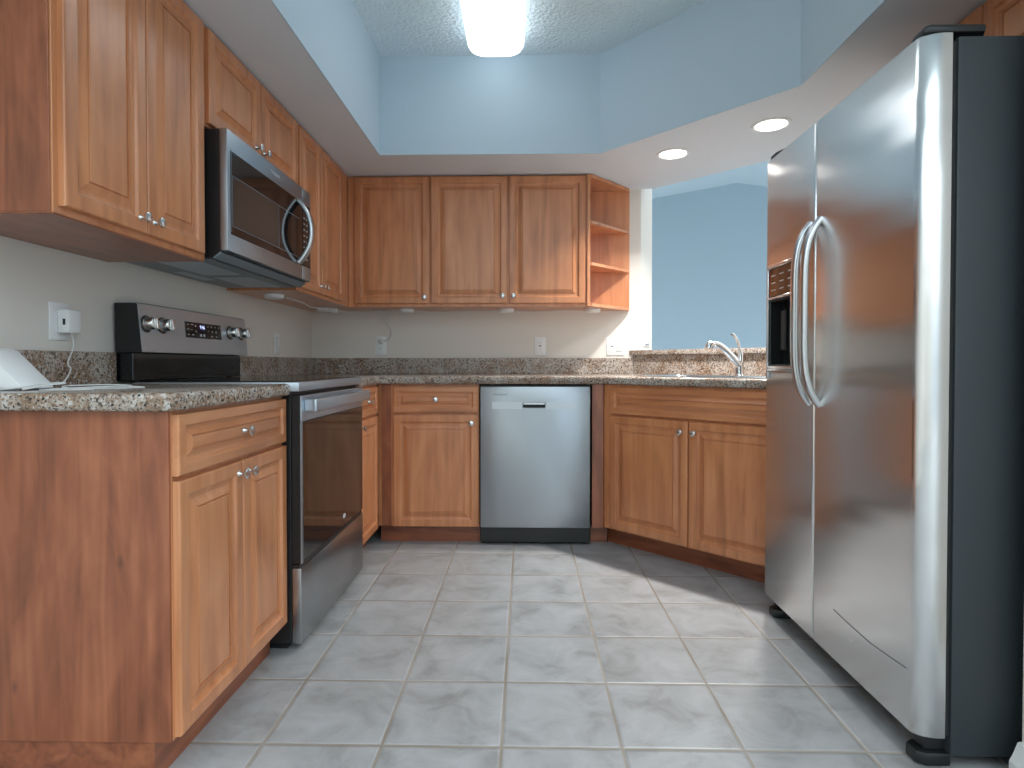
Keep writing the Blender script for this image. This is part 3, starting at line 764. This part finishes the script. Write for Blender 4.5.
ins = MB(); ins.box(d0 + 0.0125, d0 + 0.0145, 0.001, 0.050, 0.973, 1.221); ins.box(d1 - 0.0145, d1 - 0.0125, 0.001, 0.050, 0.973, 1.221); ins.box(d0 + 0.0145, d1 - 0.0145, 0.001, 0.050, 1.217, 1.221); ins.box(d0 + 0.0145, d1 - 0.0145, 0.001, 0.050, 0.973, 0.978)
ins.obj('recess_lining', 'black', dp)
MB().box(d0 + 0.06, d0 + 0.10, 0.018, 0.030, 1.03, 1.18, 0.004).obj('paddle', 'black', dp)
MB().box(d1 - 0.11, d1 - 0.07, 0.018, 0.030, 1.03, 1.18, 0.004).obj('paddle', 'black', dp)
MB().box(d0 - 0.006, d0 - 0.0005, -0.006, -0.0004, e0 + 0.03, e1 - 0.11, 0.001).obj('light_strip', 'bluelight', dp)
for r_ in range(3):
    for c_ in range(3): MB().box(d0 + 0.04 + c_ * 0.07, d0 + 0.075 + c_ * 0.07, -0.0088, -0.0081, 1.255 + r_ * 0.027, 1.259 + r_ * 0.027).obj('button_mark', 'mark', dp)
# hinge covers, kick grille, feet
hc = MB().prism([(FW - 0.11, 0.030), (FW - 0.060, 0.012), (FW - 0.012, 0.008), (FW - 0.004, 0.018), (FW - 0.004, 0.145), (FW - 0.03, 0.160), (FW - 0.11, 0.160)], 1.7655, 1.785, 0.006, 2).obj('hinge_cover', 'black', t, smooth=40)
MB().prism([(0.004, 0.022), (0.012, 0.012), (0.06, 0.012), (0.11, 0.030), (0.11, 0.25), (0.004, 0.25)], 1.7655, 1.788, 0.006, 2).obj('hinge_cover', 'black', t, smooth=40)
gr = MB().box(0.03, FW - 0.03, 0.090, 0.105, 0.012, 0.0755, 0.002)
for k in range(5): gr.box(0.05, FW - 0.05, 0.086, 0.0902, 0.020 + k * 0.011, 0.025 + k * 0.011)
gr.obj('kick_grille', 'gasket', t)
for xx in (0.012, FW - 0.072):
    ft = MB().prism([(xx, 0.03), (xx + 0.012, 0.012), (xx + 0.048, 0.012), (xx + 0.060, 0.03), (xx + 0.060, 0.088), (xx, 0.088)], 0.001, 0.034, 0.006, 2)
    ft.box(xx + 0.012, xx + 0.048, 0.030, 0.085, 0.034, 0.072, 0.004)
    ft.obj('hinge_foot', 'black', t, smooth=40)
sct = MB().tube([(0.527, -0.0002, 0.228), (0.62, -0.0002, 0.221), (0.72, -0.0002, 0.216), (0.80, -0.0002, 0.221), (0.872, -0.0002, 0.226)], 0.0010, 6).obj('scratch', 'gasket', fr)

# ---------------------------------------------------------------- lamps
t = thing('ceiling_light', 'long white fluorescent ceiling fixture with a rounded wraparound lens', 'ceiling light', (-0.146, 2.45, ZC))
mb = MB()
# lens: rounded-rect plan, domed section
LWd, LLn = 0.286, 1.23
lv = [(1.0, 0.0), (1.0, -0.045), (0.97, -0.070), (0.90, -0.085), (0.75, -0.092)]
Rg = []
for k, (s_, z) in enumerate(lv):
    ins = (1 - s_) * LWd / 2
    Rg.append([mb.bm.verts.new((x, y, z - 0.002)) for x, y in rrect(LWd - 2 * ins, LLn - 2 * ins, max(0.02, 0.095 - ins), 8)])
for A, B in zip(Rg, Rg[1:]):
    for i in range(len(A)): mb.bm.faces.new((A[i], A[(i + 1) % len(A)], B[(i + 1) % len(A)], B[i]))
mb.bm.faces.new(Rg[0]); mb.bm.faces.new(Rg[-1])
mb.obj('lens', 'lens', t, smooth=60)
for (x, y, lab) in ((0.797, 3.220, 'round recessed ceiling light in the soffit, the one above the open shelf end'), (1.164, 2.841, 'round recessed ceiling light in the soffit, the one closest to the refrigerator top')):
    t = thing('recessed_light', lab, 'recessed light', (x, y, ZS), 0, 'recessed soffit lights')
    MB().lathe([(0.072, -0.002), (0.074, -0.006), (0.088, -0.004), (0.090, -0.0005), (0.072, -0.0005)], n=36).obj('trim_ring', 'white', t, smooth=40)
    MB().lathe([(0.0, -0.0028), (0.071, -0.0028), (0.071, -0.0010), (0.0, -0.0010)], n=36).obj('lens', 'can', t)
    ld = bpy.data.lights.new('downlight', 'AREA'); ld.shape = 'DISK'; ld.size = 0.08; ld.energy = CANW; ld.color = (1.0, 0.965, 0.93); ld.spread = math.radians(118)
    lo = bpy.data.objects.new('downlight', ld); C.objects.link(lo); lo.location = (0, 0, -0.0075); lo.parent = t

# puck lights under the wall cabinets and their wiring
PKL = [((-1.24, 2.90), 'small white puck light under the wall cabinet beside the microwave'), ((-1.225, 3.60), 'small white puck light under the wall cabinets, in the room corner'),
       ((-0.745, 3.70), 'small white puck light under the single-door back wall cabinet'), ((-0.115, 3.70), 'small white puck light under the middle of the two-door back wall cabinet'), ((0.425, 3.72), 'small white puck light under the open shelf unit')]
pk0 = None
for (x, y), lab in PKL:
    if pk0 is None:
        o = thing('puck_light', lab, 'puck light', (x, y, UZ0 - 0.0005), 0, 'puck lights under the wall cabinets'); pk0 = o
        MB().lathe([(0, 0), (0.046, 0), (0.048, -0.003), (0.046, -0.018), (0.040, -0.022), (0.034, -0.022)], n=28).obj('housing', 'plastic', o, smooth=40)
        MB().lathe([(0.0335, -0.0205), (0.02, -0.024), (0, -0.0245)], n=28).obj('lens', 'plastic', o, smooth=40)
    else:
        o = copy_tree(pk0); o.location = (x, y, UZ0 - 0.0005); o['label'] = lab
zz = UZ0 - 0.013
w1 = MB().tube(bez([(-1.195, 2.93, zz), (-1.16, 3.02, zz - 0.012), (-1.19, 3.15, zz - 0.004), (-1.20, 3.30, zz - 0.014), (-1.17, 3.42, zz - 0.006), (-1.20, 3.552, zz)], 6), 0.0032, 8)
tag(w1.obj('lamp_wire', 'cable', smooth=60), 'white wire looped under the wall cabinet between microwave and corner', 'wire')
cn = MB().box(-1.165, -1.135, 3.545, 3.575, zz - 0.022, zz + 0.004, 0.003)
tag(cn.obj('wire_connector', 'plastic'), 'small white wire connector at the inside corner under the cabinets', 'connector')
w2 = MB().tube(bez([(-1.176, 3.61, zz - 0.004), (-1.05, 3.70, zz - 0.006), (-0.95, 3.72, zz), (-0.80, 3.70, zz)], 6), 0.0036, 8)
w2.tube(bez([(-0.693, 3.70, zz), (-0.55, 3.715, zz - 0.005), (-0.35, 3.71, zz), (-0.164, 3.70, zz)], 6), 0.0036, 8)
w2.tube(bez([(-0.066, 3.70, zz), (0.05, 3.715, zz - 0.006), (0.22, 3.71, zz), (0.376, 3.72, zz)], 6), 0.0036, 8)
tag(w2.obj('lamp_wire', 'cable', smooth=60), 'white wire strung under the back wall cabinets from puck to puck', 'wire')
w3 = MB().tube(bez([(-0.945, 3.735, zz - 0.003), (-0.915, 3.75, 1.285), (-0.880, 3.79, 1.235), (-0.868, 3.82, 1.185), (-0.885, 3.832, 1.145), (-0.925, 3.838, 1.128)], 7), 0.0036, 8)
w3.box(-0.955, -0.922, 3.827, 3.848, 1.118, 1.138, 0.003)
tag(w3.obj('extension_cord', 'cable', smooth=60), 'white cord hanging from the corner cabinet to the outlet below it', 'cord')

# ---------------------------------------------------------------- outlets and switches
def outlet(name, label, loc, rz, w_=0.072, h_=0.116, gangs=('duplex',), cat='outlet'):
    t = thing(name, label, cat, loc, rz)
    MB().box(-w_ / 2, w_ / 2, -0.006, -0.0005, -h_ / 2, h_ / 2, 0.003, 2).obj('cover_plate', 'plastic', t, smooth=40)
    for k, g in enumerate(gangs):
        cx = (k - (len(gangs) - 1) / 2) * 0.046
        if g == 'duplex':
            for zc in (0.020, -0.020):
                rc = MB().prism(rrect(0.033, 0.028, 0.010, 4), 0.0, 0.0022, axis='y')
                bmesh.ops.translate(rc.bm, verts=rc.bm.verts, vec=(cx, -0.0083, zc))
                rc = rc.obj('receptacle', 'plastic', t)
                for sx in (-0.0063, 0.0063): MB().box(cx + sx - 0.0012, cx + sx + 0.0012, -0.0088, -0.0084, zc - 0.002, zc + 0.007).obj('slot', 'slot', rc)
                MB().box(cx - 0.002, cx + 0.002, -0.0088, -0.0084, zc - 0.010, zc - 0.006).obj('ground_hole', 'slot', rc)
        elif g == 'gfci':
            rc = MB().box(cx - 0.0165, cx + 0.0165, -0.0085, -0.0062, -0.034, 0.034, 0.001).obj('receptacle', 'plastic', t)
            for zc in (0.020, -0.020):
                for sx in (-0.0063, 0.0063): MB().box(cx + sx - 0.0012, cx + sx + 0.0012, -0.0090, -0.0086, zc - 0.002, zc + 0.007).obj('slot', 'slot', rc)
                MB().box(cx - 0.002, cx + 0.002, -0.0090, -0.0086, zc - 0.010, zc - 0.006).obj('ground_hole', 'slot', rc)
            MB().box(cx - 0.009, cx + 0.009, -0.0092, -0.0086, -0.004, 0.004).obj('test_button', 'gaptick', rc)
        else:
            MB().box(cx - 0.017, cx + 0.017, -0.0068, -0.0061, -0.034, 0.034, 0.0003).obj('surround', 'gaptick', t)
            MB().prism([(-0.0069, -0.0325), (-0.0105, -0.0325), (-0.0078, 0.0325), (-0.0069, 0.0325)], cx - 0.0155, cx + 0.0155, axis='x').obj('rocker', 'plastic', t)
    return t
outlet('wall_outlet', 'white duplex outlet on the back wall with a cord plugged in', (-0.945, YB, 1.100), 0)
outlet('wall_outlet', 'white duplex outlet on the back wall above the dishwasher, nothing plugged in', (0.098, YB, 1.096), 0, gangs=('gfci',))
outlet('wall_outlet', 'wide white two-gang plate with outlet and switch beside the bar ledge', (0.588, YB, 1.094), 0, 0.118, 0.118, ('gfci', 'rocker'))
outlet('wall_outlet', 'white outlet plate above the near counter, mostly covered by an adapter', (XL, 1.747, 1.107), LW, 0.078, 0.114)
outlet('light_switch', 'narrow white switch plate on the side wall just beyond the range', (XL, 3.308, 1.096), LW, gangs=('rocker',), cat='switch')
# adapter with cord
t = thing('power_adapter', 'white box-shaped power adapter plugged into the outlet above the near counter', 'adapter', (XL + 0.009, 1.758, 1.108), LW)
MB().box(-0.027, 0.024, -0.036, -0.0005, -0.036, 0.034, 0.004, 2).obj('housing', 'plastic', t, smooth=40)
MB().box(-0.0278, -0.0272, -0.026, -0.018, -0.012, 0.006).obj('marking', 'slot', t)
wp = bez([(0.0, -0.022, -0.036), (0.004, -0.026, -0.075), (-0.05, -0.05, -0.125), (-0.065, -0.07, -0.145), (-0.13, -0.10, -0.1795), (-0.20, -0.13, -0.1815)], 8)
MB().tube(wp, 0.0019, 8).obj('cord', 'cable', t, smooth=60)

# white device and loose cables on the near counter
t = thing('desk_device', 'white wedge-shaped electronic device on the granite counter against the side wall', 'device', (-1.300, 1.455, CZ + 0.0005))
MB().prism([(-0.075, 0.004), (0.080, 0.004), (0.076, 0.013), (-0.012, 0.098), (-0.030, 0.105), (-0.075, 0.107)], -0.050, 0.050, 0.004, 2, axis='y').obj('shell', 'plastic', t, smooth=40)
MB().box(-0.073, 0.072, -0.047, 0.047, 0.0, 0.0038).obj('foot', 'gaptick', t)
MB().box(-0.072, -0.026, -0.0512, -0.0502, 0.076, 0.092, 0.0003).obj('screen', 'slot', t)
MB().box(-0.028, -0.023, -0.0510, -0.0502, 0.050, 0.055).obj('button', 'slot', t)
MB().box(-0.018, -0.013, -0.0510, -0.0502, 0.050, 0.055).obj('button', 'slot', t)
def coil(seed, pts, r=0.0016):
    return MB().tube(bez(pts, 8), r, 8)
z_ = CZ + 0.003
c1 = coil(1, [(-1.16, 1.52, z_), (-1.08, 1.60, z_), (-1.02, 1.56, z_), (-1.045, 1.49, z_), (-1.14, 1.47, z_), (-1.19, 1.50, z_ + 0.005), (-1.12, 1.56, z_ + 0.007), (-1.04, 1.54, z_ + 0.005), (-1.06, 1.46, z_ + 0.005), (-1.17, 1.44, z_), (-1.16, 1.39, z_), (-1.09, 1.40, z_), (-1.06, 1.43, z_)])
tag(c1.obj('loose_cable', 'cable', smooth=60), 'loose coil of thin white cable lying on the granite beside the white device', 'cable')
c2 = coil(2, [(-1.20, 1.385, z_), (-1.13, 1.375, z_ + 0.012), (-1.10, 1.39, z_ + 0.016), (-1.145, 1.405, z_ + 0.016), (-1.24, 1.39, z_ + 0.002), (-1.29, 1.375, z_), (-1.34, 1.37, z_)])
tag(c2.obj('loose_cable', 'cable', smooth=60), 'short white cable with a small upright loop in front of the white device', 'cable')

# handset on the jamb of the pass-through
t = thing('wall_handset', 'small white handset-like bracket on the jamb of the pass-through, above the bar ledge', 'wall device', (0.790, YB + 0.040, 1.075), PI / 4)
MB().box(-0.030, 0.036, -0.006, -0.0006, 0.018, 0.155, 0.003, 2).obj('plate', 'plastic', t, smooth=40)
MB().sweep(arc((0.012, -0.008, 0.040), (0.012, -0.008, 0.150), (0, -0.022, 0), 12), rrect(0.014, 0.010, 0.004, 3), up=V((1, 0, 0))).obj('grip', 'plastic', t, smooth=50)
MB().box(-0.012, 0.026, -0.009, -0.0061, 0.028, 0.034, 0.001).obj('mark', 'gaptick', t)
